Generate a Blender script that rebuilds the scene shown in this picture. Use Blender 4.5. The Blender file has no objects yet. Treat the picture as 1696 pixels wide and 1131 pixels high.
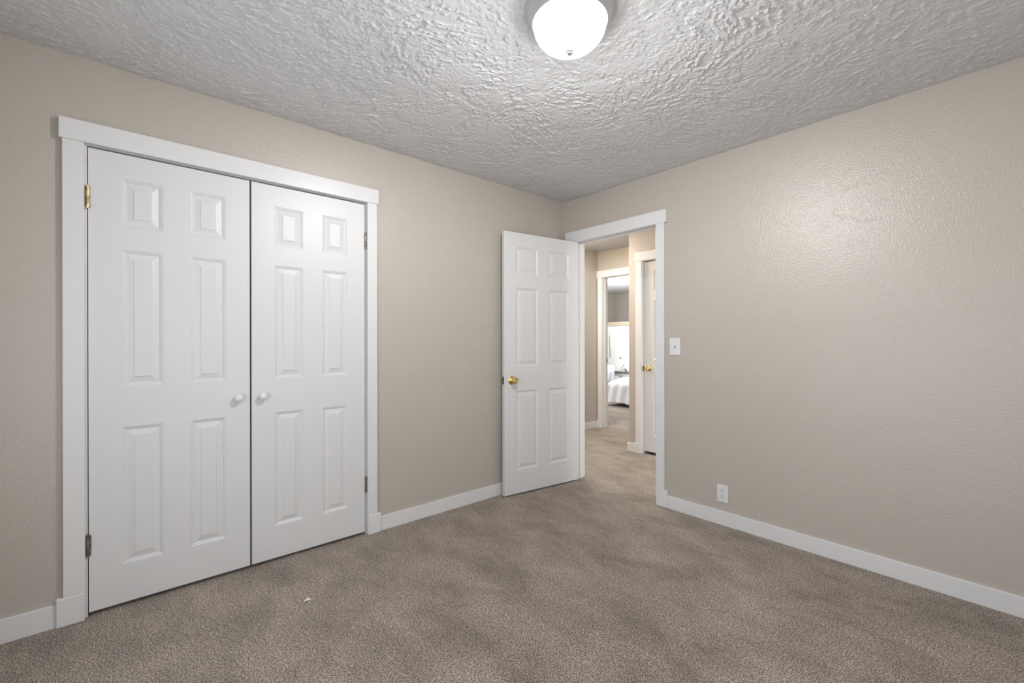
import bpy, bmesh, math, random
import numpy as np
from mathutils import Vector, Matrix

S = bpy.context.scene
C = S.collection
PI = math.pi

# ------------------------------------------------------------------ camera, world, exposure
cam_data = bpy.data.cameras.new('camera')
cam = bpy.data.objects.new('camera', cam_data)
C.objects.link(cam)
cam_data.sensor_width = 36.0
cam_data.lens = 726.667 * 36.0 / 1696.0
cam_data.clip_start = 0.02
_yaw, _pit, _rol = 0.854717, -0.0011073, -0.0013335
_f = Vector((-math.sin(_yaw) * math.cos(_pit), math.cos(_yaw) * math.cos(_pit), math.sin(_pit)))
_r = Vector((math.cos(_yaw), math.sin(_yaw), 0.0))
_u = _r.cross(_f)
_r2 = _r * math.cos(_rol) + _u * math.sin(_rol)
_u2 = -_r * math.sin(_rol) + _u * math.cos(_rol)
cam.matrix_world = Matrix(((_r2.x, _u2.x, -_f.x, 2.66456), (_r2.y, _u2.y, -_f.y, -2.92972),
                           (_r2.z, _u2.z, -_f.z, 1.20584), (0, 0, 0, 1)))
S.camera = cam
S.view_settings.view_transform = 'Standard'
S.view_settings.look = 'None'
S.view_settings.gamma = 1.0
S.view_settings.use_curve_mapping = False
S.view_settings.exposure = -0.12

world = bpy.data.worlds.new('world')
S.world = world
world.use_nodes = True
world.node_tree.nodes['Background'].inputs[0].default_value = (0.75, 0.85, 1.0, 1)
world.node_tree.nodes['Background'].inputs[1].default_value = 0.0

BULB_WATTS = 90.0             # bulb inside the bedroom ceiling lamp's glass bowl
BOWL_GLOW = 4.5

def lamp(name, kind, loc, energy, color, rot=(0, 0, 0), **kw):
    d = bpy.data.lights.new(name, kind)
    d.energy = energy
    d.color = color
    for k, v in kw.items():
        setattr(d, k, v)
    o = bpy.data.objects.new(name, d)
    o.location = loc
    o.rotation_euler = rot
    C.objects.link(o)
    return o

# the hall's two ceiling lamps (out of frame above the door head) and the far bedroom's window
lamp('hall_lamp_light', 'POINT', (-0.92, 0.62, 2.12), 24, (1.0, 0.82, 0.60), shadow_soft_size=0.07)
lamp('hall_end_lamp_light', 'POINT', (2.50, 0.66, 2.30), 22, (1.0, 0.90, 0.78), shadow_soft_size=0.07)
lamp('far_bedroom_window_light', 'AREA', (-4.26, 3.5, 1.5), 85, (0.93, 0.97, 1.0),
     rot=(0, math.radians(-90), 0), shape='RECTANGLE', size=1.3, size_y=1.8)
lamp('far_bedroom_fill', 'POINT', (-2.3, 4.7, 2.24), 95, (0.96, 0.98, 1.0), shadow_soft_size=0.15)  # added fill that brightens the far bedroom's upper walls and ceiling
lamp('hall_fill', 'AREA', (-0.75, 0.95, 2.41), 26, (1.0, 0.985, 0.965), shape='DISK', size=0.3)  # added overhead fill for the hall floor and lower walls, not a fixture
lamp('hall_window_light', 'AREA', (2.93, 0.64, 1.05), 26, (0.90, 0.95, 1.0),
     rot=(0, math.radians(90), 0), shape='RECTANGLE', size=1.7, size_y=0.8)
# unseen cool fill lights added behind and beside the camera
lamp('rear_fill', 'AREA', (1.9, -3.58, 1.10), 24, (0.86, 0.93, 1.0),
     rot=(math.radians(90), 0, 0), shape='RECTANGLE', size=1.6, size_y=1.3)
lamp('side_fill', 'AREA', (3.28, -1.9, 1.00), 11, (0.90, 0.95, 1.0),
     rot=(0, math.radians(90), 0), shape='RECTANGLE', size=1.3, size_y=1.8)

# ------------------------------------------------------------------ materials
def mat(name, color=(0.8, 0.8, 0.8), rough=0.5, metal=0.0, spec=0.5, coat=0.0):
    m = bpy.data.materials.new(name)
    m.use_nodes = True
    b = m.node_tree.nodes['Principled BSDF']
    b.inputs['Base Color'].default_value = (*color, 1)
    b.inputs['Roughness'].default_value = rough
    b.inputs['Metallic'].default_value = metal
    b.inputs['Specular IOR Level'].default_value = spec
    b.inputs['Coat Weight'].default_value = coat
    return m

class N:
    """small helper around a material's node tree"""
    def __init__(s, m):
        s.t = m.node_tree
        s.b = s.t.nodes['Principled BSDF']
    def n(s, typ, **kw):
        x = s.t.nodes.new(typ)
        for k, v in kw.items():
            if k in x.inputs and not hasattr(x, k):
                x.inputs[k].default_value = v
            else:
                setattr(x, k, v)
        return x
    def l(s, a, b):
        s.t.links.new(a, b)
    def coord(s, scale=(1, 1, 1)):
        c = s.n('ShaderNodeTexCoord')
        mp = s.n('ShaderNodeMapping')
        mp.inputs['Scale'].default_value = scale
        s.l(c.outputs['Object'], mp.inputs['Vector'])
        return mp.outputs['Vector']
    def noise(s, vec, scale, detail=2.0, rough=0.5, dist=0.0):
        x = s.n('ShaderNodeTexNoise')
        x.inputs['Scale'].default_value = scale
        x.inputs['Detail'].default_value = detail
        x.inputs['Roughness'].default_value = rough
        x.inputs['Distortion'].default_value = dist
        s.l(vec, x.inputs['Vector'])
        return x
    def ramp(s, fac, stops):
        r = s.n('ShaderNodeValToRGB')
        e = r.color_ramp.elements
        while len(e) < len(stops):
            e.new(0.5)
        for i, (p, c) in enumerate(stops):
            e[i].position = p
            e[i].color = (*c, 1) if len(c) == 3 else c
        s.l(fac, r.inputs['Fac'])
        return r.outputs['Color']
    def math(s, op, a, b=None, c=None):
        x = s.n('ShaderNodeMath', operation=op)
        for i, v in enumerate((a, b, c)):
            if v is None:
                continue
            if isinstance(v, (int, float)):
                x.inputs[i].default_value = v
            else:
                s.l(v, x.inputs[i])
        return x.outputs[0]
    def mix(s, fac, a, b, blend='MIX'):
        x = s.n('ShaderNodeMix', data_type='RGBA', blend_type=blend)
        for sock, v in ((x.inputs['Factor'], fac), (x.inputs['A'], a), (x.inputs['B'], b)):
            if isinstance(v, (int, float)):
                sock.default_value = v
            elif isinstance(v, tuple):
                sock.default_value = (*v, 1)
            else:
                s.l(v, sock)
        return [o for o in x.outputs if o.type == 'RGBA'][0]
    def bump(s, height, strength, dist, normal=None):
        x = s.n('ShaderNodeBump')
        x.inputs['Strength'].default_value = strength
        x.inputs['Distance'].default_value = dist
        s.l(height, x.inputs['Height'])
        if normal is not None:
            s.l(normal, x.inputs['Normal'])
        s.l(x.outputs['Normal'], s.b.inputs['Normal'])
        return x.outputs['Normal']

def wall_paint():
    m = mat('beige_wall_paint', (0.5, 0.45, 0.37), 0.33, spec=0.6)
    k = N(m)
    v = k.coord()
    blotch = k.noise(v, 1.7, 3, 0.6)
    col = k.mix(blotch.outputs['Fac'], (0.512, 0.466, 0.415), (0.542, 0.498, 0.449))
    k.l(col, k.b.inputs['Base Color'])
    peel = k.noise(v, 125, 1.6, 0.5, 0.1)
    p1 = peel.outputs['Fac']
    # trowelled flecks: thin raised edges where a broad noise crosses a level
    fl = k.noise(v, 17, 4, 0.62, 0.8)
    d = k.math('ABSOLUTE', k.math('SUBTRACT', fl.outputs['Fac'], 0.60))
    edge = k.math('MAXIMUM', k.math('SUBTRACT', 1.0, k.math('MULTIPLY', d, 26)), 0.0)
    msk = k.noise(v, 2.6, 2, 0.5)
    mk = k.math('MINIMUM', k.math('MAXIMUM', k.math('MULTIPLY', k.math('SUBTRACT', msk.outputs['Fac'], 0.44), 5.0), 0.0), 1.0)
    h = k.math('ADD', k.math('MULTIPLY', p1, 1.0), k.math('MULTIPLY', k.math('MULTIPLY', edge, mk), 0.22))
    k.bump(h, 0.45, 0.0042)
    return m

def ceiling_paint(bumpy):
    m = mat('white_ceiling_paint' + ('_bumpy' if bumpy else ''), (0.70, 0.705, 0.718), 0.6, spec=0.3)
    k = N(m)
    v = k.coord()
    if bumpy:
        n1 = k.noise(k.coord((1, 1.6, 1)), 34, 4, 0.6, 0.9)
        k.bump(n1.outputs['Fac'], 1.0, 0.06)
    else:
        n1 = k.noise(v, 260, 2, 0.6)
        k.bump(n1.outputs['Fac'], 0.35, 0.0012)
    return m

def door_paint():
    m = mat('white_door_paint', (0.74, 0.74, 0.745), 0.40, spec=0.5)
    k = N(m)
    v = k.coord((1, 1, 0.045))
    n1 = k.noise(v, 210, 3, 0.6, 0.6)
    k.bump(n1.outputs['Fac'], 0.28, 0.0011)
    return m

def carpet():
    m = mat('brown_carpet', (0.3, 0.25, 0.2), 0.95, spec=0.05)
    k = N(m)
    k.b.inputs['Sheen Weight'].default_value = 0.25
    k.b.inputs['Sheen Roughness'].default_value = 0.6
    v = k.coord()
    g1 = k.noise(v, 215, 2.0, 0.6, 0.3)          # tufts
    g2 = k.noise(v, 600, 1.0, 0.5)               # fibres
    g = k.math('ADD', k.math('MULTIPLY', g1.outputs['Fac'], 0.75), k.math('MULTIPLY', g2.outputs['Fac'], 0.25))
    yarn = k.ramp(g, [(0.375, (0.018, 0.012, 0.008)), (0.44, (0.125, 0.095, 0.073)), (0.515, (0.355, 0.303, 0.255)), (0.62, (0.70, 0.63, 0.555))])
    # nap brushed this way and that
    mp = k.coord((1.0, 1.7, 1.0))
    nap = k.noise(mp, 3.0, 5, 0.66, 0.35)
    napc = k.ramp(nap.outputs['Fac'], [(0.33, (0.76, 0.73, 0.70)), (0.50, (1.04, 1.02, 0.995)), (0.67, (1.28, 1.265, 1.245))])
    clump = k.noise(v, 78, 3, 0.7, 0.2)
    clumpc = k.ramp(clump.outputs['Fac'], [(0.34, (0.70, 0.675, 0.65)), (0.5, (0.95, 0.925, 0.90)), (0.64, (1.20, 1.18, 1.16))])
    col = k.mix(1.0, k.mix(1.0, yarn, napc, 'MULTIPLY'), clumpc, 'MULTIPLY')
    k.l(col, k.b.inputs['Base Color'])
    k.bump(g, 0.9, 0.007)
    return m

M = {}
M['wall'] = wall_paint()
M['ceiling'] = ceiling_paint(False)
M['ceiling_bumpy'] = ceiling_paint(True)
M['door'] = door_paint()
M['trim'] = mat('white_trim_paint', (0.78, 0.78, 0.785), 0.30)
_k = N(M['trim']); _n = _k.noise(_k.coord(), 60, 2); _k.bump(_n.outputs['Fac'], 0.08, 0.001)
M['carpet'] = carpet()
M['brass'] = mat('polished_brass', (0.80, 0.62, 0.27), 0.18, 1.0)
M['old_brass'] = mat('worn_brass', (0.55, 0.43, 0.22), 0.32, 1.0)
_k = N(M['old_brass']); _n = _k.noise(_k.coord((1, 1, 0.5)), 70, 3)
_k.l(_k.ramp(_n.outputs['Fac'], [(0.40, (0.30, 0.22, 0.10)), (0.52, (0.62, 0.48, 0.24)), (0.66, (0.80, 0.78, 0.72))]), _k.b.inputs['Base Color'])
M['bronze'] = mat('dull_bronze', (0.22, 0.19, 0.14), 0.4, 0.9)
_k = N(M['bronze']); _n = _k.noise(_k.coord(), 90, 3)
_k.l(_k.ramp(_n.outputs['Fac'], [(0.4, (0.15, 0.13, 0.10)), (0.62, (0.36, 0.33, 0.27))]), _k.b.inputs['Base Color'])
M['ceramic'] = mat('white_ceramic', (0.80, 0.80, 0.80), 0.18, coat=0.3)
M['plastic'] = mat('white_plastic', (0.78, 0.78, 0.79), 0.30)
M['slot'] = mat('dark_slot', (0.02, 0.02, 0.02), 0.6)
M['grey_slot'] = mat('grey_slot', (0.22, 0.22, 0.22), 0.5)
M['nickel'] = mat('brushed_nickel', (0.60, 0.60, 0.61), 0.42, 0.55)
M['steel'] = mat('dark_steel', (0.16, 0.15, 0.14), 0.4, 0.9)
M['paper'] = mat('white_paper', (0.85, 0.80, 0.76), 0.8)
M['linen'] = mat('white_linen', (0.83, 0.83, 0.85), 0.85, spec=0.2)
M['skirt'] = mat('white_bed_skirt', (0.72, 0.73, 0.78), 0.9, spec=0.2)
M['cushion'] = mat('grey_blue_cushion', (0.55, 0.58, 0.63), 0.9, spec=0.2)
M['white_wood'] = mat('white_painted_wood', (0.75, 0.76, 0.77), 0.45)
M['dark_wood'] = mat('dark_stained_wood', (0.11, 0.085, 0.065), 0.45)
_k = N(M['dark_wood']); _n = _k.noise(_k.coord((1, 8, 8)), 9, 3)
_k.l(_k.ramp(_n.outputs['Fac'], [(0.35, (0.08, 0.06, 0.045)), (0.7, (0.16, 0.125, 0.095))]), _k.b.inputs['Base Color'])
M['tan_wood'] = mat('pale_tan_wood', (0.56, 0.48, 0.36), 0.5)
_k = N(M['tan_wood']); _n = _k.noise(_k.coord((1, 12, 12)), 6, 3)
_k.l(_k.ramp(_n.outputs['Fac'], [(0.35, (0.50, 0.42, 0.30)), (0.7, (0.62, 0.55, 0.43))]), _k.b.inputs['Base Color'])
M['picture'] = mat('grey_picture_print', (0.5, 0.5, 0.52), 0.6)
_k = N(M['picture']); _n = _k.noise(_k.coord(), 32, 3)
_k.l(_k.ramp(_n.outputs['Fac'], [(0.42, (0.16, 0.17, 0.22)), (0.55, (0.75, 0.75, 0.76))]), _k.b.inputs['Base Color'])
M['white_panel'] = mat('white_wall_panel', (0.76, 0.77, 0.74), 0.45)
M['sliver'] = mat('sliver_brown', (0.20, 0.17, 0.13), 0.8)
M['plant'] = mat('dark_green_leaf', (0.05, 0.07, 0.04), 0.6)

def emissive(name, color, strength):
    m = bpy.data.materials.new(name)
    m.use_nodes = True
    t = m.node_tree
    b = t.nodes['Principled BSDF']
    b.inputs['Base Color'].default_value = (0.85, 0.85, 0.85, 1)
    b.inputs['Roughness'].default_value = 0.25
    b.inputs['Emission Color'].default_value = (*color, 1)
    b.inputs['Emission Strength'].default_value = strength
    return m

def bowl_glass():
    """frosted glass, its clearness graded by height to shape the light in the room; it glows and lets bulb light through"""
    m = emissive('lit_frosted_glass', (1.0, 0.985, 0.965), BOWL_GLOW)
    k = N(m)
    out = [n for n in k.t.nodes if n.type == 'OUTPUT_MATERIAL'][0]
    c = k.n('ShaderNodeTexCoord')
    sp = k.n('ShaderNodeSeparateXYZ')
    k.l(c.outputs['Object'], sp.inputs[0])
    t = k.math('MINIMUM', k.math('MAXIMUM', k.math('DIVIDE', k.math('SUBTRACT', -0.045, sp.outputs['Z']), 0.110), 0.0), 1.0)
    clear = k.ramp(t, [(p, (v, v, v)) for p, v in ((0.0, 0.010), (0.10, 0.017), (0.24, 0.032), (0.40, 0.065), (0.55, 0.17), (0.65, 0.30), (0.72, 0.41), (0.79, 0.42), (0.88, 0.66), (0.97, 0.95))])  # invented clearness, low at the rim to hold bulb light off the ceiling
    tr = k.n('ShaderNodeBsdfTransparent')
    mx = k.n('ShaderNodeMixShader')
    k.l(clear, mx.inputs[0])
    k.l(k.b.outputs[0], mx.inputs[1])
    k.l(tr.outputs[0], mx.inputs[2])
    k.l(mx.outputs[0], out.inputs['Surface'])
    return m
M['bowl'] = bowl_glass()
M['sconce_glow'] = emissive('lit_lamp_shade', (1.0, 0.90, 0.72), 6.0)

# ------------------------------------------------------------------ mesh helpers
def link(name, bm, m, parent=None, smooth=False, loc=None):
    me = bpy.data.meshes.new(name)
    bmesh.ops.recalc_face_normals(bm, faces=bm.faces[:])
    bm.to_mesh(me)
    bm.free()
    ms = m if isinstance(m, (list, tuple)) else [m]
    for x in ms:
        me.materials.append(x)
    if smooth:
        me.polygons.foreach_set('use_smooth', [True] * len(me.polygons))
        try:
            me.set_sharp_from_angle(angle=math.radians(38))
        except Exception:
            pass
    o = bpy.data.objects.new(name, me)
    C.objects.link(o)
    if parent is not None:
        o.parent = parent
    if loc is not None:
        o.location = loc
    return o

def box(bm, x0, x1, y0, y1, z0, z1, bev=0.0, seg=1):
    vs = [bm.verts.new((x, y, z)) for x in (x0, x1) for y in (y0, y1) for z in (z0, z1)]
    fs = [bm.faces.new([vs[i] for i in q]) for q in
          ((0, 1, 3, 2), (4, 6, 7, 5), (0, 4, 5, 1), (2, 3, 7, 6), (0, 2, 6, 4), (1, 5, 7, 3))]
    if bev > 0:
        es = list({e for f in fs for e in f.edges})
        bmesh.ops.bevel(bm, geom=es, offset=bev, segments=seg, affect='EDGES', profile=0.6)

def lathe(bm, prof, seg=32, mtx=None, cap0=True, cap1=True):
    """prof: (radius, height) pairs about +Z; mtx places it."""
    rings = []
    for r, z in prof:
        rings.append([bm.verts.new((r * math.cos(2 * PI * i / seg), r * math.sin(2 * PI * i / seg), z)) for i in range(seg)])
    for a, b in zip(rings, rings[1:]):
        for i in range(seg):
            j = (i + 1) % seg
            bm.faces.new((a[i], a[j], b[j], b[i]))
    if cap0:
        bm.faces.new(rings[0])
    if cap1:
        bm.faces.new(rings[-1])
    if mtx is not None:
        vs = [v for r in rings for v in r]
        bmesh.ops.transform(bm, matrix=mtx, verts=vs)

def tube(bm, pts, r, seg=10):
    pts = [Vector(p) for p in pts]
    rings = []
    for i, p in enumerate(pts):
        d = (pts[min(i + 1, len(pts) - 1)] - pts[max(i - 1, 0)]).normalized()
        a = d.orthogonal().normalized()
        b = d.cross(a)
        rings.append([bm.verts.new(p + (a * math.cos(2 * PI * k / seg) + b * math.sin(2 * PI * k / seg)) * r) for k in range(seg)])
    for p, q in zip(rings, rings[1:]):
        best = min(range(seg), key=lambda s: (p[0].co - q[s].co).length)
        for k in range(seg):
            bm.faces.new((p[k], p[(k + 1) % seg], q[(k + 1 + best) % seg], q[(k + best) % seg]))
    bm.faces.new(rings[0])
    bm.faces.new(rings[-1])

def tag(o, label, cat, kind=None, group=None):
    o['label'] = label
    o['category'] = cat
    if kind:
        o['kind'] = kind
    if group:
        o['group'] = group
    return o

def empty(name, loc, rz=0.0):
    o = bpy.data.objects.new(name, None)
    o.empty_display_size = 0.1
    o.location = loc
    o.rotation_euler = (0, 0, rz)
    C.objects.link(o)
    return o

def boxes(name, m, lst, bev=0.0, parent=None, loc=None):
    bm = bmesh.new()
    for b in lst:
        box(bm, *b, bev)
    return link(name, bm, m, parent, loc=loc)

H = 2.44
ST = 'structure'

# ------------------------------------------------------------------ floor and walls
o = boxes('floor', M['carpet'], [(-4.6, 3.6, -3.8, 7.0, -0.06, 0.0)])
tag(o, 'brown speckled cut pile carpet covering the bedroom and hallway floor', 'carpet', ST)

CY0, CY1, CTOP = -3.0712, -1.822, 2.064        # clear closet opening between its jambs
JT = 0.018
o = boxes('wall_left', M['wall'], [(-0.11, 0, -3.7, CY0 - JT, 0, H), (-0.11, 0, CY1 + JT, 0.0, 0, H),
                                   (-0.11, 0, CY0 - JT, CY1 + JT, CTOP + JT, H)])
tag(o, 'beige textured wall around the white double closet doors', 'wall', ST)

DX0, DX1, DTOP = 0.145, 0.921, 2.066          # clear doorway between its jambs
o = boxes('wall_right', M['wall'], [(-1.175, DX0 - JT, 0, 0.11, 0, H), (DX1 + JT, 3.41, 0, 0.11, 0, H),
                                    (DX0 - JT, DX1 + JT, 0, 0.11, DTOP + JT, H)])
tag(o, 'long beige textured wall holding the doorway, light switch and outlet', 'wall', ST)
o = boxes('wall_front', M['wall'], [(-0.11, 3.41, -3.71, -3.6, 0, H)])
tag(o, 'beige bedroom wall behind the camera', 'wall', ST)
o = boxes('wall_back', M['wall'], [(3.3, 3.41, -3.6, 0, 0, H)])
tag(o, 'beige bedroom wall beside the camera', 'wall', ST)

# hallway
o = boxes('wall_hall_left', M['wall'], [(-1.285, -1.175, 0, 2.0, 0, H)])
tag(o, 'narrow strip of beige hallway wall seen past the doorway jamb', 'wall', ST)
FX0, FX1, FTOP = -1.086, -0.330, 2.085
o = boxes('wall_hall_far', M['wall'], [(-4.4, FX0 - JT, 2.0, 2.11, 0, H), (FX1 + JT, 0.65, 2.0, 2.11, 0, H),
                                       (FX0 - JT, FX1 + JT, 2.0, 2.11, FTOP + JT, H)])
tag(o, 'beige wall at the end of the hallway around the far bedroom doorway', 'wall', ST)
NX0, NX1, NTOP, NY = 0.045, 0.790, 2.056, 1.20
o = boxes('wall_hall_near', M['wall'], [(-0.125, NX0 - JT, NY, NY + 0.10, 0, H), (NX1 + JT, 2.95, NY, NY + 0.10, 0, H),
                                        (NX0 - JT, NX1 + JT, NY, NY + 0.10, NTOP + JT, H), (-0.125, -0.025, NY + 0.10, 2.0, 0, H)])
tag(o, 'beige hallway wall with an outside corner and a closed white door', 'wall', ST)
o = boxes('wall_hall_right', M['wall'], [(2.95, 3.06, 0.11, 1.3, 0, H)])
tag(o, 'end wall of the hallway out of sight beyond the doorway', 'wall', ST)
o = boxes('ceiling_hall', M['ceiling_bumpy'], [(-1.285, 3.06, 0.11, 2.0, H, H + 0.05)])
tag(o, 'white textured ceiling of the hallway seen under the door head', 'ceiling', ST)

# far bedroom
o = boxes('wall_bedroom_left', M['wall'], [(-4.41, -4.28, 2.11, 6.86, 0, H)])
tag(o, 'beige side wall of the far bedroom', 'wall', ST)
o = boxes('wall_bedroom_back', M['wall'], [(-4.41, 0.65, 6.75, 6.86, 0, H)])
tag(o, 'beige back wall of the far bedroom above the tan ledge', 'wall', ST)
o = boxes('wall_bedroom_right', M['wall'], [(0.54, 0.65, 2.11, 6.75, 0, H)])
tag(o, 'right side wall of the far bedroom, out of sight', 'wall', ST)
o = boxes('ceiling_bedroom', M['ceiling'], [(-4.41, 0.65, 2.0, 6.86, H, H + 0.05)])
tag(o, 'smooth white ceiling of the far bedroom', 'ceiling', ST)
o = boxes('wall_bedroom_low', M['white_panel'], [(-4.28, 0.54, 5.90, 6.02, 0, 1.572)])
tag(o, 'white half height wall behind the bed in the far bedroom', 'wall', ST)
o = boxes('trim_1', M['tan_wood'], [(-4.28, 0.54, 5.865, 6.06, 1.572, 1.605), (-4.28, 0.54, 5.885, 6.04, 1.605, 1.66)], 0.004)
tag(o, 'pale tan ledge capping the white half wall of the far bedroom', 'ledge', ST)

# ------------------------------------------------------------------ bedroom ceiling: trowelled plaster, real relief
def filtered(rng, shape, step, lx, ly, ang):
    """smooth random field with correlation lengths lx, ly (metres) turned by ang"""
    ny, nx = shape
    w = np.fft.rfft2(rng.standard_normal(shape))
    fy = np.fft.fftfreq(ny, step)[:, None]
    fx = np.fft.rfftfreq(nx, step)[None, :]
    a = fx * math.cos(ang) + fy * math.sin(ang)
    b = -fx * math.sin(ang) + fy * math.cos(ang)
    g = np.exp(-2 * (PI ** 2) * ((a * lx) ** 2 + (b * ly) ** 2) * 0.5)
    f = np.fft.irfft2(w * g, s=shape)
    return (f - f.mean()) / f.std()

def sstep(x, a, b):
    t = np.clip((x - a) / (b - a), 0, 1)
    return t * t * (3 - 2 * t)

def build_ceiling():
    step = 0.0034
    x0, x1, y0, y1 = 0.0, 3.3, -3.6, 0.0
    nx, ny = int(round((x1 - x0) / step)) + 1, int(round((y1 - y0) / step)) + 1
    rng = np.random.default_rng(7)
    sh = (ny, nx)
    h = np.zeros(sh)
    wsum = np.zeros(sh)
    for k, ang in enumerate((0.15, 0.95, 1.75, 2.55)):
        f = filtered(rng, sh, step, 0.030, 0.0088, ang)
        f2 = filtered(rng, sh, step, 0.012, 0.0050, ang + 0.3)
        g = f + 0.75 * f2
        w = np.exp(1.7 * filtered(rng, sh, step, 0.11, 0.11, 0))
        plate = sstep(g, 0.12, 0.42)
        ridge = np.exp(-((g - 0.36) / 0.15) ** 2)
        h += w * (0.55 * plate + 0.65 * ridge)
        wsum += w
    h /= wsum
    flat = sstep(filtered(rng, sh, step, 0.055, 0.045, 0.6), 0.7, 1.3)
    h = h * (1 - 0.85 * flat) + 0.45 * flat
    h += 0.07 * filtered(rng, sh, step, 0.004, 0.004, 0) + 0.05 * filtered(rng, sh, step, 0.010, 0.010, 0)
    # the bottom of the relief lies on the ceiling plane, edges fade into the walls
    X, Y = np.meshgrid(np.linspace(x0, x1, nx), np.linspace(y0, y1, ny))
    edge = np.minimum.reduce([X - x0, x1 - X, Y - y0, y1 - Y])
    h *= sstep(edge, -0.01, 0.04)
    Z = H - 0.0058 * np.clip(h, 0, 2)
    co = np.stack([X, Y, Z], -1).reshape(-1, 3).astype(np.float32)
    idx = np.arange(nx * ny).reshape(ny, nx)
    q = np.stack([idx[:-1, :-1], idx[1:, :-1], idx[1:, 1:], idx[:-1, 1:]], -1).reshape(-1, 4)
    me = bpy.data.meshes.new('ceiling')
    me.vertices.add(len(co))
    me.vertices.foreach_set('co', co.ravel())
    me.loops.add(q.size)
    me.loops.foreach_set('vertex_index', q.ravel().astype(np.int32))
    me.polygons.add(len(q))
    me.polygons.foreach_set('loop_start', np.arange(0, q.size, 4, dtype=np.int32))
    me.polygons.foreach_set('loop_total', np.full(len(q), 4, dtype=np.int32))
    me.polygons.foreach_set('use_smooth', np.ones(len(q), dtype=bool))
    me.update(calc_edges=True)
    me.validate()
    me.materials.append(M['ceiling'])
    ob = bpy.data.objects.new('ceiling', me)
    C.objects.link(ob)
    return ob
o = build_ceiling()
tag(o, 'white ceiling with coarse trowelled plaster texture around the round lamp', 'ceiling', ST)

# ------------------------------------------------------------------ trims
def trim(name, label, cat, lst, bev=0.0018, m=None):
    return tag(boxes(name, m or M['trim'], lst, bev), label, cat, ST)

# closet: jamb, casings, plinths and header as one built-in frame
t = trim('trim_2', 'white flat board frame with header around the double closet doors', 'door frame',
         [(-0.11, 0.0, CY0 - JT, CY0, 0, CTOP + JT), (-0.11, 0.0, CY1, CY1 + JT, 0, CTOP + JT), (-0.11, 0.0, CY0, CY1, CTOP, CTOP + JT)])
boxes('casing', M['trim'], [(0, 0.025, -3.146, -3.079, 0.122, 2.067)], 0.0018, t)
boxes('casing', M['trim'], [(0, 0.025, -1.818, -1.757, 0.122, 2.067)], 0.0018, t)
boxes('plinth_block', M['trim'], [(0, 0.027, -3.168, -3.079, 0, 0.122)], 0.004, t)
boxes('plinth_block', M['trim'], [(0, 0.027, -1.818, -1.731, 0, 0.122)], 0.004, t)
boxes('header_board', M['trim'], [(0, 0.029, -3.156, -1.746, 2.067, 2.157)], 0.002, t)

# entry doorway frame
t = trim('trim_3', 'white flat board frame with header around the open hallway doorway', 'door frame',
         [(DX0 - JT, DX0, 0, 0.11, 0, DTOP + JT), (DX1, DX1 + JT, 0, 0.11, 0, DTOP + JT), (DX0, DX1, 0, 0.11, DTOP, DTOP + JT)])
boxes('door_stop', M['trim'], [(DX0, DX0 + 0.011, 0.042, 0.076, 0, DTOP), (DX1 - 0.011, DX1, 0.042, 0.076, 0, DTOP),
                               (DX0 + 0.011, DX1 - 0.011, 0.042, 0.076, DTOP - 0.011, DTOP)], 0.001, t)
boxes('casing', M['trim'], [(0.052, 0.139, -0.018, 0, 0.0, 2.062)], 0.0018, t)
boxes('casing', M['trim'], [(0.926, 0.993, -0.020, 0, 0.128, 2.062)], 0.0018, t)
boxes('plinth_block', M['trim'], [(0.926, 1.016, -0.020, 0, 0, 0.128)], 0.004, t)
boxes('header_board', M['trim'], [(0.043, 1.011, -0.023, 0, 2.062, 2.157)], 0.002, t)
boxes('casing', M['trim'], [(0.052, 0.139, 0.11, 0.128, 0, 2.062)], 0.0018, t)
boxes('casing', M['trim'], [(0.926, 0.993, 0.11, 0.128, 0, 2.062)], 0.0018, t)

# near hall door frame
t = trim('trim_4', 'white board frame of the closed door across the hallway', 'door frame',
         [(NX0 - JT, NX0, NY, NY + 0.10, 0, NTOP + JT), (NX1, NX1 + JT, NY, NY + 0.10, 0, NTOP + JT), (NX0, NX1, NY, NY + 0.10, NTOP, NTOP + JT)])
boxes('casing', M['trim'], [(-0.030, 0.040, NY - 0.020, NY, 0.11, 2.060)], 0.0018, t)
boxes('casing', M['trim'], [(0.795, 0.865, NY - 0.020, NY, 0.11, 2.060)], 0.0018, t)
boxes('plinth_block', M['trim'], [(-0.046, 0.040, NY - 0.021, NY, 0, 0.11)], 0.003, t)
boxes('plinth_block', M['trim'], [(0.795, 0.88, NY - 0.021, NY, 0, 0.11)], 0.003, t)
boxes('header_board', M['trim'], [(-0.042, 0.88, NY - 0.023, NY, 2.060, 2.155)], 0.002, t)
boxes('strike_plate', M['steel'], [(NX0 - 0.001, NX0 + 0.0025, NY + 0.004, NY + 0.022, 0.885, 0.942)], 0, t)

# far bedroom door frame
t = trim('trim_5', 'white board frame of the far bedroom doorway at the hallway end', 'door frame',
         [(FX0 - JT, FX0, 2.0, 2.11, 0, FTOP + JT), (FX1, FX1 + JT, 2.0, 2.11, 0, FTOP + JT), (FX0, FX1, 2.0, 2.11, FTOP, FTOP + JT)])
boxes('casing', M['trim'], [(-1.163, -1.092, 1.98, 2.0, 0.11, 2.08)], 0.0018, t)
boxes('casing', M['trim'], [(-0.325, -0.255, 1.98, 2.0, 0, 2.08)], 0.0018, t)
boxes('plinth_block', M['trim'], [(-1.1745, -1.092, 1.979, 2.0, 0, 0.11)], 0.003, t)
boxes('header_board', M['trim'], [(-1.1745, -0.245, 1.977, 2.0, 2.08, 2.175)], 0.002, t)
boxes('door_stop', M['trim'], [(FX0, FX0 + 0.011, 2.035, 2.07, 0, FTOP), (FX0 + 0.011, FX1, 2.035, 2.07, FTOP - 0.011, FTOP)], 0.001, t)
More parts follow.
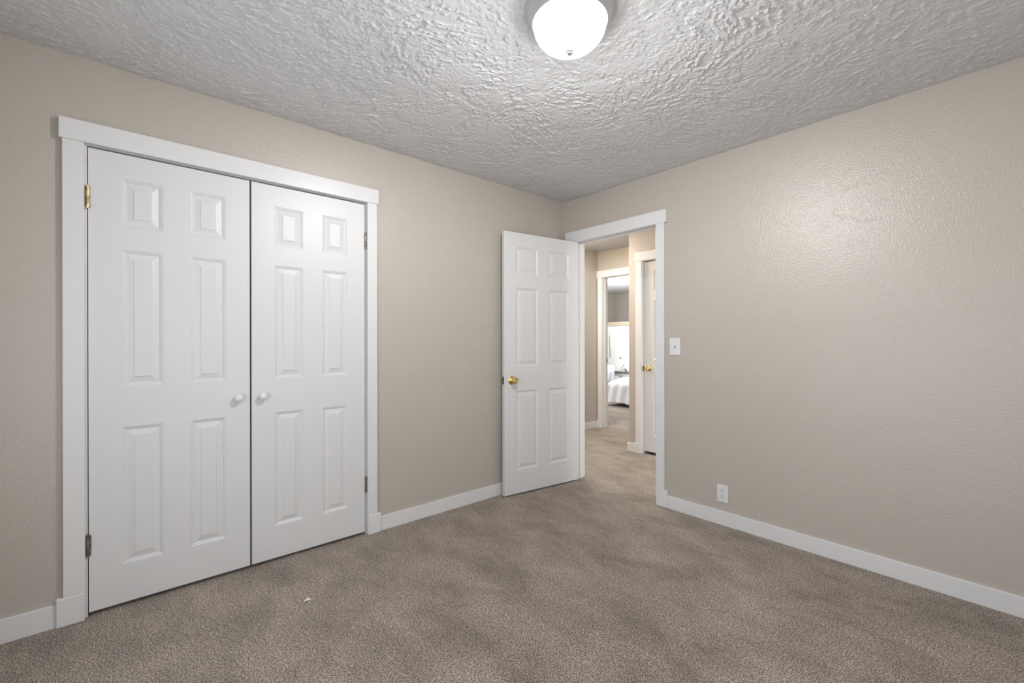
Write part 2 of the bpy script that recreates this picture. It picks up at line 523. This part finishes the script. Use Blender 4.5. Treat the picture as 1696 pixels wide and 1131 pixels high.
boxes('strike_plate', M['steel'], [(FX0, FX0 + 0.003, 2.078, 2.100, 0.90, 0.965)], 0, t)

def baseboard(name, label, lst):
    bm = bmesh.new()
    for b in lst:
        box(bm, *b, 0.003, 2)
    return tag(link(name, bm, M['trim'], smooth=False), label, 'baseboard', ST)
BH = 0.092
baseboard('baseboard_left', 'white baseboard along the beige wall on both sides of the closet',
          [(0, 0.014, -3.6, -3.168, 0, BH + 0.006), (0, 0.014, -1.731, 0.0, 0, BH)])
baseboard('baseboard_right', 'white baseboard along the long beige wall below the outlet',
          [(1.016, 3.3, -0.014, 0, 0, BH)])
baseboard('baseboard_hall_left', 'white baseboard on the beige hallway wall beside the far doorway',
          [(-1.175, -1.161, 0.11, 1.979, 0, BH)])
baseboard('baseboard_hall_near', 'short white baseboard wrapping the hallway corner beside the closed door',
          [(-0.139, -0.046, NY - 0.014, NY, 0, BH), (-0.139, -0.125, NY, 2.0, 0, BH), (0.88, 2.95, NY - 0.014, NY, 0, BH)])

# ------------------------------------------------------------------ six panel doors
PROF = ((0.0, 0.0), (0.0035, -0.0030), (0.0075, -0.0036), (0.0135, -0.0085), (0.0170, -0.0088),
        (0.0405, -0.0030), (0.0418, -0.0004), (0.0440, -0.0002))

def door_mesh(W, Hd, T, xs, zs):
    """slab x 0..W, y 0..T, z 0..Hd, six moulded raised panels pressed into both faces"""
    bm = bmesh.new()
    X = [0, xs[0], xs[1], xs[2], xs[3], W]
    Z = [0] + list(zs) + [Hd]
    c = 0.0015
    def face(yb, sgn):
        grid = {}
        for i, x in enumerate(X):
            for j, z in enumerate(Z):
                xx = x + (c if i == 0 else -c if i == 5 else 0)
                zz = z + (c if j == 0 else -c if j == 7 else 0)
                grid[i, j] = bm.verts.new((xx, yb, zz))
        for i in range(5):
            for j in range(7):
                q = [grid[i, j], grid[i + 1, j], grid[i + 1, j + 1], grid[i, j + 1]]
                if i in (1, 3) and j in (1, 3, 5):
                    prev = q
                    for d, dep in PROF[1:]:
                        x0, x1, z0, z1 = X[i] + d, X[i + 1] - d, Z[j] + d, Z[j + 1] - d
                        y = yb + sgn * dep
                        ring = [bm.verts.new(p) for p in ((x0, y, z0), (x1, y, z0), (x1, y, z1), (x0, y, z1))]
                        for k in range(4):
                            bm.faces.new((prev[k], prev[(k + 1) % 4], ring[(k + 1) % 4], ring[k]))
                        prev = ring
                    bm.faces.new(prev)
                else:
                    bm.faces.new(q)
        lo = [grid[i, 0] for i in range(6)] + [grid[5, j] for j in range(1, 8)] + [grid[i, 7] for i in range(4, -1, -1)] + [grid[0, j] for j in range(6, 0, -1)]
        return lo
    def rim(lo, y):
        out = []
        for v in lo:
            x = 0 if v.co.x < W * 0.01 else W if v.co.x > W * 0.99 else v.co.x
            z = 0 if v.co.z < Hd * 0.003 else Hd if v.co.z > Hd * 0.997 else v.co.z
            out.append(bm.verts.new((x, y, z)))
        return out
    a = face(0.0, -1)
    b = face(T, 1)
    a2, b2 = rim(a, c), rim(b, T - c)
    n = len(a)
    for p, q in ((a, a2), (a2, b2), (b2, b)):
        for k in range(n):
            bm.faces.new((p[k], p[(k + 1) % n], q[(k + 1) % n], q[k]))
    return bm

ZS = [0.178, 0.800, 0.988, 1.607, 1.714, 1.929]     # panel rails above the door's lower edge

def hinge(parent, x, y, z, L, m, leafx, leaf_y=0.0):
    """barrel hinge; (x, y) barrel centre in the door's own axes, z its lower end"""
    bm = bmesh.new()
    r = 0.0062
    prof = [(0.003, -0.004), (r * 0.8, -0.003), (r * 0.8, 0)]
    k = 5
    for i in range(k):
        a, b = L * i / k, L * (i + 1) / k
        prof += [(r * 0.86, a), (r, a + 0.001), (r, b - 0.001), (r * 0.86, b)]
    prof += [(r * 0.8, L), (r * 0.8, L + 0.003), (0.003, L + 0.004)]
    lathe(bm, prof, 16)
    h = link('hinge', bm, m, parent, True, (x, y, z))
    bm = bmesh.new()
    box(bm, *leafx, leaf_y - 0.001, leaf_y + 0.001, 0.001, L - 0.001)
    link('hinge_leaf', bm, m, h)
    return h

def round_knob(parent, x, z):
    bm = bmesh.new()
    prof = [(0.011, -0.001), (0.011, 0.003), (0.0085, 0.006), (0.008, 0.012), (0.012, 0.015), (0.0175, 0.019), (0.0205, 0.025),
            (0.0205, 0.030), (0.0175, 0.036), (0.011, 0.0395), (0.004, 0.0408)]
    lathe(bm, prof, 32, Matrix.Rotation(PI / 2, 4, 'X'))
    return link('knob', bm, M['ceramic'], parent, True, (x, 0, z))

def brass_knob(parent, x, z, y, side, full=0.066):
    """side -1: stands out towards -Y of the door, +1: towards +Y"""
    s = full / 0.066
    rot = Matrix.Rotation(PI / 2 * (1 if side < 0 else -1), 4, 'X')
    bm = bmesh.new()
    lathe(bm, [(0.034, -0.0005), (0.034, 0.003), (0.031, 0.0065), (0.024, 0.0085), (0.0175, 0.010 * s + 0.002), (0.0125, 0.016 * s), (0.0115, 0.026 * s)], 40, rot)
    ro = link('knob_rosette', bm, M['brass'], parent, True, (x, y, z))
    bm = bmesh.new()
    lathe(bm, [(0.0115, 0.022 * s), (0.0125, 0.030 * s), (0.0185, 0.035 * s), (0.0250, 0.042 * s), (0.0268, 0.050 * s), (0.0250, 0.058 * s),
               (0.0205, 0.0635 * s), (0.0185, 0.0650 * s), (0.0165, 0.0632 * s), (0.0120, 0.0625 * s), (0.0040, 0.0640 * s)], 40, rot)
    link('knob', bm, M['brass'], ro, True, (0, 0, 0))
    return ro

# closet doors: faces a hair behind the wall face, local X runs along +Y of the room
CW, CH, CZ = 0.6165, 2.037, 0.019
CX = [0.111, 0.2565, 0.363, 0.5085]
cm = door_mesh(CW, CH, 0.034, CX, [z - 0.0 for z in (0.176, 0.798, 0.984, 1.603, 1.707, 1.925)])
d1 = link('door_1', cm, M['door'])
d1.location = (0.001, -3.0682, CZ)
d1.rotation_euler = (0, 0, PI / 2)
tag(d1, 'white six panel closet door hinged on the left beside the dark wall edge', 'door', ST)
d2 = d1.copy()
d2.name = 'door_2'
C.objects.link(d2)
d2.location = (0.001, -2.4435, CZ)
tag(d2, 'white six panel closet door hinged on the right, nearer the room corner', 'door', ST)
hinge(d1, -0.0015, -0.0055, 1.772, 0.094, M['old_brass'], (-0.0042, 0.0090))
hinge(d1, -0.0015, -0.0055, 0.250, 0.092, M['bronze'], (-0.0042, 0.0090))
hinge(d2, CW + 0.0030, -0.0055, 1.768, 0.092, M['bronze'], (-0.0050, 0.0042))
hinge(d2, CW + 0.0030, -0.0055, 0.248, 0.092, M['bronze'], (-0.0050, 0.0042))
round_knob(d1, 3.066 - 2.504, 0.893)
round_knob(d2, 2.4435 - 2.393, 0.893)

# entry door, swung open against the left wall
EW, EH, ET = 0.756, 2.043, 0.035
EX = [0.108, 0.326, 0.433, 0.648]
ang = math.radians(-90 - 7.4)
ex, ey = Vector((math.cos(ang), math.sin(ang))), Vector((-math.sin(ang), math.cos(ang)))
p0 = Vector((0.184, -0.0135)) - ey * ET
d3 = link('door_3', door_mesh(EW, EH, ET, EX, [z + 0.004 for z in (0.178, 0.800, 0.988, 1.607, 1.714, 1.929)]), M['door'])
d3.location = (p0.x, p0.y, 0.012)
d3.rotation_euler = (0, 0, ang)
tag(d3, 'white six panel door standing open in the corner with a brass knob', 'door', ST)
brass_knob(d3, EW - 0.066, 0.889, ET, 1)
brass_knob(d3, EW - 0.066, 0.889, 0, -1, 0.040)
boxes('latch_plate', M['bronze'], [(EW - 0.0015, EW + 0.0012, 0.006, 0.029, 0.860, 0.918)], 0, d3)
boxes('latch_bolt', M['bronze'], [(EW + 0.0005, EW + 0.008, 0.011, 0.022, 0.880, 0.898)], 0.001, d3)
for hz in (0.18, 0.98, 1.78):
    hinge(d3, -0.004, -0.004, hz, 0.09, M['brass'], (-0.0042, 0.008))

# closed door across the hall: local X along +X, face towards the camera
d4 = link('door_4', door_mesh(0.737, 2.016, 0.035, [0.112, 0.322, 0.415, 0.625], [z - 0.010 for z in ZS]), M['door'])
d4.location = (NX0 + 0.004, NY + 0.020, 0.030)
tag(d4, 'closed white six panel door across the hallway with a brass knob', 'door', ST)
brass_knob(d4, 0.060, 0.885, 0, -1)
boxes('latch_plate', M['bronze'], [(-0.003, 0.001, 0.002, 0.022, 0.855, 0.912)], 0, d4)

# ------------------------------------------------------------------ ceiling lamp
LX, LY = 1.569, -1.688
t = empty('ceiling_light', (LX, LY, H))
tag(t, 'round flush ceiling lamp with frosted glass bowl and grey metal rim', 'lamp')
bm = bmesh.new()
lathe(bm, [(0.060, 0.0), (0.164, 0.0), (0.1665, -0.003), (0.1665, -0.011), (0.1635, -0.014), (0.1600, -0.015), (0.1585, -0.018),
           (0.1480, -0.041), (0.1460, -0.044), (0.1435, -0.045), (0.1420, -0.048), (0.1390, -0.050), (0.1370, -0.048), (0.1370, -0.036), (0.06, -0.011)],
      72, cap0=False, cap1=False)
link('pan', bm, M['nickel'], t, True)
bm = bmesh.new()
pr = [(0.134, -0.036), (0.1340, -0.056), (0.1330, -0.064)]
for i in range(1, 13):
    a = PI / 2 * i / 12
    pr.append((max(0.1330 * math.cos(a) ** 1.14, 0.004), -0.064 - 0.090 * math.sin(a) ** 1.1))
lathe(bm, pr, 72, cap0=False, cap1=True)
link('glass_bowl', bm, M['bowl'], t, True)['label'] = 'lit frosted glass bowl'
bm = bmesh.new()
lathe(bm, [(0.004, -0.1495), (0.0150, -0.1520), (0.0158, -0.1545), (0.0150, -0.1565), (0.0118, -0.1575), (0.0112, -0.1615), (0.0100, -0.1630), (0.001, -0.1632)], 32)
lamp('ceiling_light_bulb', 'POINT', (LX, LY, H - 0.132), BULB_WATTS, (1.0, 0.990, 0.978), shadow_soft_size=0.018)
link('finial', bm, M['nickel'], t, True)['label'] = 'small grey finial'

# ------------------------------------------------------------------ switch and outlet on the right wall
t = empty('light_switch', (1.070, 0.0, 1.164))
tag(t, 'white light switch plate on the beige wall beside the door frame', 'light switch')
bm = bmesh.new(); box(bm, -0.0395, 0.0395, -0.0065, 0.0, -0.061, 0.061, 0.003, 2)
link('plate', bm, M['plastic'], t)
bm = bmesh.new(); box(bm, -0.0055, 0.0055, -0.0068, -0.005, -0.0115, 0.0115)
sl = link('toggle_slot', bm, M['grey_slot'], t)
bm = bmesh.new()
box(bm, -0.0045, 0.0045, -0.020, -0.004, -0.0055, 0.0065, 0.0015)
bmesh.ops.rotate(bm, verts=bm.verts[:], cent=(0, -0.004, 0), matrix=Matrix.Rotation(math.radians(-28), 3, 'X'))
link('toggle', bm, M['plastic'], t)
for z in (0.030, -0.030):
    bm = bmesh.new()
    lathe(bm, [(0.0033, 0.006), (0.0033, 0.0072), (0.0025, 0.0078)], 16, Matrix.Rotation(PI / 2, 4, 'X'))
    link('screw', bm, M['plastic'], t, loc=(0, 0, z))

t = empty('wall_outlet', (1.402, 0.0, 0.205))
tag(t, 'white double power outlet low on the beige wall above the baseboard', 'outlet')
bm = bmesh.new(); box(bm, -0.036, 0.036, -0.0065, 0.0, -0.0565, 0.0565, 0.003, 2)
link('plate', bm, M['plastic'], t)
for z in (0.0195, -0.0195):
    bm = bmesh.new()
    lathe(bm, [(0.0168, 0.005), (0.0168, 0.0078), (0.0160, 0.0085), (0.002, 0.0085)], 32, Matrix.Rotation(PI / 2, 4, 'X'))
    rc = link('receptacle', bm, M['plastic'], t, True, (0, 0, z))
    bm = bmesh.new()
    box(bm, -0.0080, -0.0055, -0.0092, -0.0070, 0.0005, 0.0095)
    link('slot', bm, M['slot'], rc)
    bm = bmesh.new()
    box(bm, 0.0052, 0.0076, -0.0092, -0.0070, 0.0012, 0.0088)
    link('slot', bm, M['slot'], rc)
    bm = bmesh.new()
    lathe(bm, [(0.0028, 0.0070), (0.0028, 0.0092)], 14, Matrix.Rotation(PI / 2, 4, 'X'))
    link('ground_hole', bm, M['slot'], rc, loc=(-0.0005, 0, -0.0075))
bm = bmesh.new()
lathe(bm, [(0.0030, 0.006), (0.0030, 0.0072), (0.0022, 0.0078)], 16, Matrix.Rotation(PI / 2, 4, 'X'))
link('screw', bm, M['plastic'], t)

# ------------------------------------------------------------------ scrap of paper on the carpet
bm = bmesh.new()
pts = [(-0.0130, -0.0110, 0.002), (-0.0030, -0.0095, 0.007), (0.0110, 0.0030, 0.006), (0.0150, 0.0115, 0.002), (0.0015, 0.0090, 0.011), (-0.0095, 0.0015, 0.007)]
va = [bm.verts.new(p) for p in pts]
vb = [bm.verts.new((p[0], p[1], p[2] + 0.0012)) for p in pts]
bm.faces.new(va); bm.faces.new(vb)
for i in range(6):
    bm.faces.new((va[i], va[(i + 1) % 6], vb[(i + 1) % 6], vb[i]))
o = link('paper_scrap', bm, M['paper'], loc=(0.507, -2.313, 0.0))
o.rotation_euler = (0, 0, 0.9)
tag(o, 'tiny white scrap of paper lying on the brown carpet', 'paper scrap')

# ------------------------------------------------------------------ far bedroom furniture
def duvet_mesh(x0, x1, y0, y1, top, drop, n=64):
    rng = random.Random(5)
    bm = bmesh.new()
    R = 0.17
    def lim(s, a, b, dr):
        # s runs along the cloth: over the flat, round the edge, down the side
        L = b - a
        if s < 0:
            e = -s
            sgn, base = -1, a
        elif s > L:
            e = s - L
            sgn, base = 1, b
        else:
            return a + s, 0.0
        arc = R * PI / 2
        if e < arc:
            t = e / R
            return base + sgn * R * math.sin(t), R * (1 - math.cos(t))
        return base + sgn * (R + 0.10 * (e - arc)), R + (e - arc) * 0.99
    ext = drop
    V = {}
    for i in range(n + 1):
        for j in range(n + 1):
            su = -ext + (x1 - x0 + 2 * ext) * i / n
            sv = -ext + (y1 - y0 + 2 * ext) * j / n
            x, dx = lim(su, x0, x1, ext)
            y, dy = lim(sv, y0, y1, ext)
            d = max(dx, dy) if min(dx, dy) < 0.02 else max(dx, dy) + 0.12 * min(dx, dy)
            fold = 0.020 * math.sin(su * 15 + 1.2 * math.sin(sv * 4)) + 0.014 * math.sin(sv * 13 + su * 5)
            if dx > R * 0.5:
                x += math.copysign(0.022 * math.sin(sv * 17 + 0.6), su)
            if dy > R * 0.5:
                y += math.copysign(0.022 * math.sin(su * 16 + 1.0 + d * 3), sv)
            z = max(top - d + fold * (0.6 if d < 0.05 else 0.25), 0.055 + 0.02 * math.sin(su * 9))
            V[i, j] = bm.verts.new((x, y, z))
    for i in range(n):
        for j in range(n):
            bm.faces.new((V[i, j], V[i + 1, j], V[i + 1, j + 1], V[i, j + 1]))
    return bm

t = empty('bed', (-1.66, 4.85, 0))
tag(t, 'bed with a white duvet seen through the far bedroom doorway', 'bed')
bx0, bx1, by0, by1 = -2.23, -0.95, 4.00, 5.82
boxes('bed_frame', M['dark_wood'], [(bx0 + 0.02, bx1 - 0.02, by0 + 0.03, by1, 0.05, 0.17)] +
      [(x, x + 0.06, y, y + 0.06, 0.0, 0.05) for x in (bx0 + 0.05, bx1 - 0.11) for y in (by0 + 0.08, by1 - 0.10)], 0.006, t, (1.66, -4.85, 0))
boxes('mattress', M['skirt'], [(bx0, bx1, by0, by1, 0.17, 0.40)], 0.03, t, (1.66, -4.85, 0))
bm = duvet_mesh(bx0 - 0.005, bx1 + 0.005, by0, by1 - 0.42, 0.50, 0.545)
dv = link('duvet', bm, M['linen'], t, True, (1.66, -4.85, 0))
md = dv.modifiers.new('thickness', 'SOLIDIFY'); md.thickness = 0.02; md.offset = 1
boxes('headboard', M['white_wood'], [(bx0 - 0.03, bx1 + 0.03, by1 + 0.01, by1 + 0.06, 0, 0.95)], 0.008, t, (1.66, -4.85, 0))
bm = bmesh.new(); box(bm, bx0 + 0.10, bx1 - 0.10, by1 - 0.40, by1 - 0.02, 0.41, 0.56, 0.06, 4)
link('pillow', bm, M['linen'], t, True, (1.66, -4.85, 0))

t = empty('side_table', (-3.13, 5.52, 0))
tag(t, 'white side table with a dark wooden top behind the bed', 'table')
boxes('table_top', M['dark_wood'], [(-0.31, 0.33, -0.22, 0.22, 0.482, 0.510)], 0.003, t)
boxes('apron', M['white_wood'], [(-0.275, 0.295, -0.19, -0.165, 0.415, 0.482), (-0.275, 0.295, 0.165, 0.19, 0.415, 0.482),
                                 (-0.275, -0.25, -0.165, 0.165, 0.415, 0.482), (0.27, 0.295, -0.165, 0.165, 0.415, 0.482)], 0.002, t)
for x in (-0.255, 0.275):
    for y in (-0.165, 0.165):
        bm = bmesh.new()
        lathe(bm, [(0.018, 0.0), (0.022, 0.03), (0.020, 0.10), (0.030, 0.20), (0.022, 0.26), (0.032, 0.29), (0.026, 0.32), (0.034, 0.34), (0.034, 0.482)], 20)
        link('leg', bm, M['white_wood'], t, True, (x, y, 0))
boxes('shelf', M['white_wood'], [(-0.27, 0.29, -0.18, 0.18, 0.10, 0.12)], 0.002, t)

t = empty('picture_frame', (-3.26, 5.58, 0.510))
t.rotation_euler = (math.radians(-10), 0, math.radians(18))
tag(t, 'small white picture frame standing on the dark table top', 'picture frame')
boxes('frame', M['white_wood'], [(-0.062, -0.050, -0.008, 0.008, 0, 0.165), (0.050, 0.062, -0.008, 0.008, 0, 0.165),
                                 (-0.050, 0.050, -0.008, 0.008, 0, 0.012), (-0.050, 0.050, -0.008, 0.008, 0.153, 0.165)], 0, t)
boxes('picture', M['picture'], [(-0.050, 0.050, -0.004, 0.006, 0.012, 0.153)], 0, t)

bm = bmesh.new()
lathe(bm, [(0.022, 0.0), (0.032, 0.004), (0.035, 0.016), (0.032, 0.026), (0.029, 0.026), (0.022, 0.006)], 24)
o = link('bowl', bm, M['ceramic'], smooth=True, loc=(-3.37, 5.50, 0.510))
tag(o, 'small pale bowl on the left end of the dark table top', 'bowl')

t = empty('potted_plant', (-3.14, 5.54, 0.510))
tag(t, 'small dark plant beside the white picture frame', 'plant')
bm = bmesh.new()
lathe(bm, [(0.015, 0), (0.021, 0.03), (0.019, 0.03), (0.014, 0.005)], 20)
link('pot', bm, M['dark_wood'], t, True)
bm = bmesh.new()
rnd = random.Random(3)
for i in range(16):
    a = rnd.uniform(0, 2 * PI); tl = rnd.uniform(0.4, 1.0)
    d = Vector((math.cos(a) * tl, math.sin(a) * tl, rnd.uniform(0.5, 1.5))).normalized()
    s = d.cross(Vector((0, 0, 1))).normalized() * 0.010
    b0 = Vector((0, 0, 0.025)); L = rnd.uniform(0.03, 0.06)
    ps = [b0, b0 + d * L * 0.5 + s, b0 + d * L, b0 + d * L * 0.5 - s]
    up = Vector((0, 0, 0.002))
    f = [bm.verts.new(p) for p in ps]; g = [bm.verts.new(p + up) for p in ps]
    bm.faces.new(f); bm.faces.new(g)
    for k in range(4):
        bm.faces.new((f[k], f[(k + 1) % 4], g[(k + 1) % 4], g[k]))
link('leaves', bm, M['plant'], t)

t = empty('wall_lamp', (-3.535, 5.90, 0.80))
tag(t, 'small swing arm wall lamp glowing above the dark table top', 'lamp')
bm = bmesh.new(); lathe(bm, [(0.018, 0), (0.018, 0.012), (0.012, 0.016)], 20, Matrix.Rotation(PI / 2, 4, 'X'))
link('wall_plate', bm, M['steel'], t, True)
bm = bmesh.new(); tube(bm, [(0, -0.012, 0), (0.004, -0.04, 0.0), (0.03, -0.052, -0.010), (0.120, -0.058, -0.018), (0.122, -0.058, -0.045)], 0.006)
link('arm', bm, M['steel'], t, True)
bm = bmesh.new(); lathe(bm, [(0.030, -0.040), (0.034, -0.045), (0.060, -0.125), (0.058, -0.125), (0.030, -0.050)], 28, Matrix.Translation((0.122, -0.066, 0)))
link('lamp_shade', bm, M['sconce_glow'], t, True)['label'] = 'glowing pale shade'

t = empty('armchair', (-3.42, 4.96, 0))
tag(t, 'white upholstered chair left of the dark topped table', 'chair')
bm = bmesh.new(); box(bm, -0.26, 0.22, 0.12, 0.26, 0.20, 0.67, 0.04, 3)
link('backrest', bm, M['linen'], t, True)
bm = bmesh.new(); box(bm, -0.26, 0.22, -0.26, 0.12, 0.21, 0.29, 0.025, 3)
link('seat', bm, M['linen'], t, True)
boxes('seat_frame', M['tan_wood'], [(-0.24, 0.20, -0.24, 0.24, 0.15, 0.21)], 0.004, t)
for x in (-0.21, 0.17):
    for y in (-0.21, 0.21):
        bm = bmesh.new(); lathe(bm, [(0.016, 0), (0.022, 0.15)], 14)
        link('leg', bm, M['tan_wood'], t, True, (x, y, 0))
bm = bmesh.new(); box(bm, -0.17, 0.17, -0.05, 0.05, -0.12, 0.12, 0.045, 4)
o = link('cushion', bm, M['cushion'], None, True, (-3.33, 4.985, 0.42))
o.rotation_euler = (math.radians(-14), 0, 0)
tag(o, 'grey blue cushion leaning on the white upholstered chair', 'cushion')

bm = bmesh.new()
box(bm, -0.010, 0.010, -0.006, 0.0, -0.27, 0.27)  # thin brown sliver on the half wall, narrower at the top
for v in bm.verts:
    if v.co.z > 0:
        v.co.x *= 0.4
        v.co.x -= 0.025
o = link('brown_sliver', bm, M['sliver'], loc=(-3.835, 5.90, 1.07))
tag(o, 'thin brown strap flat on the white half wall', 'sliver')
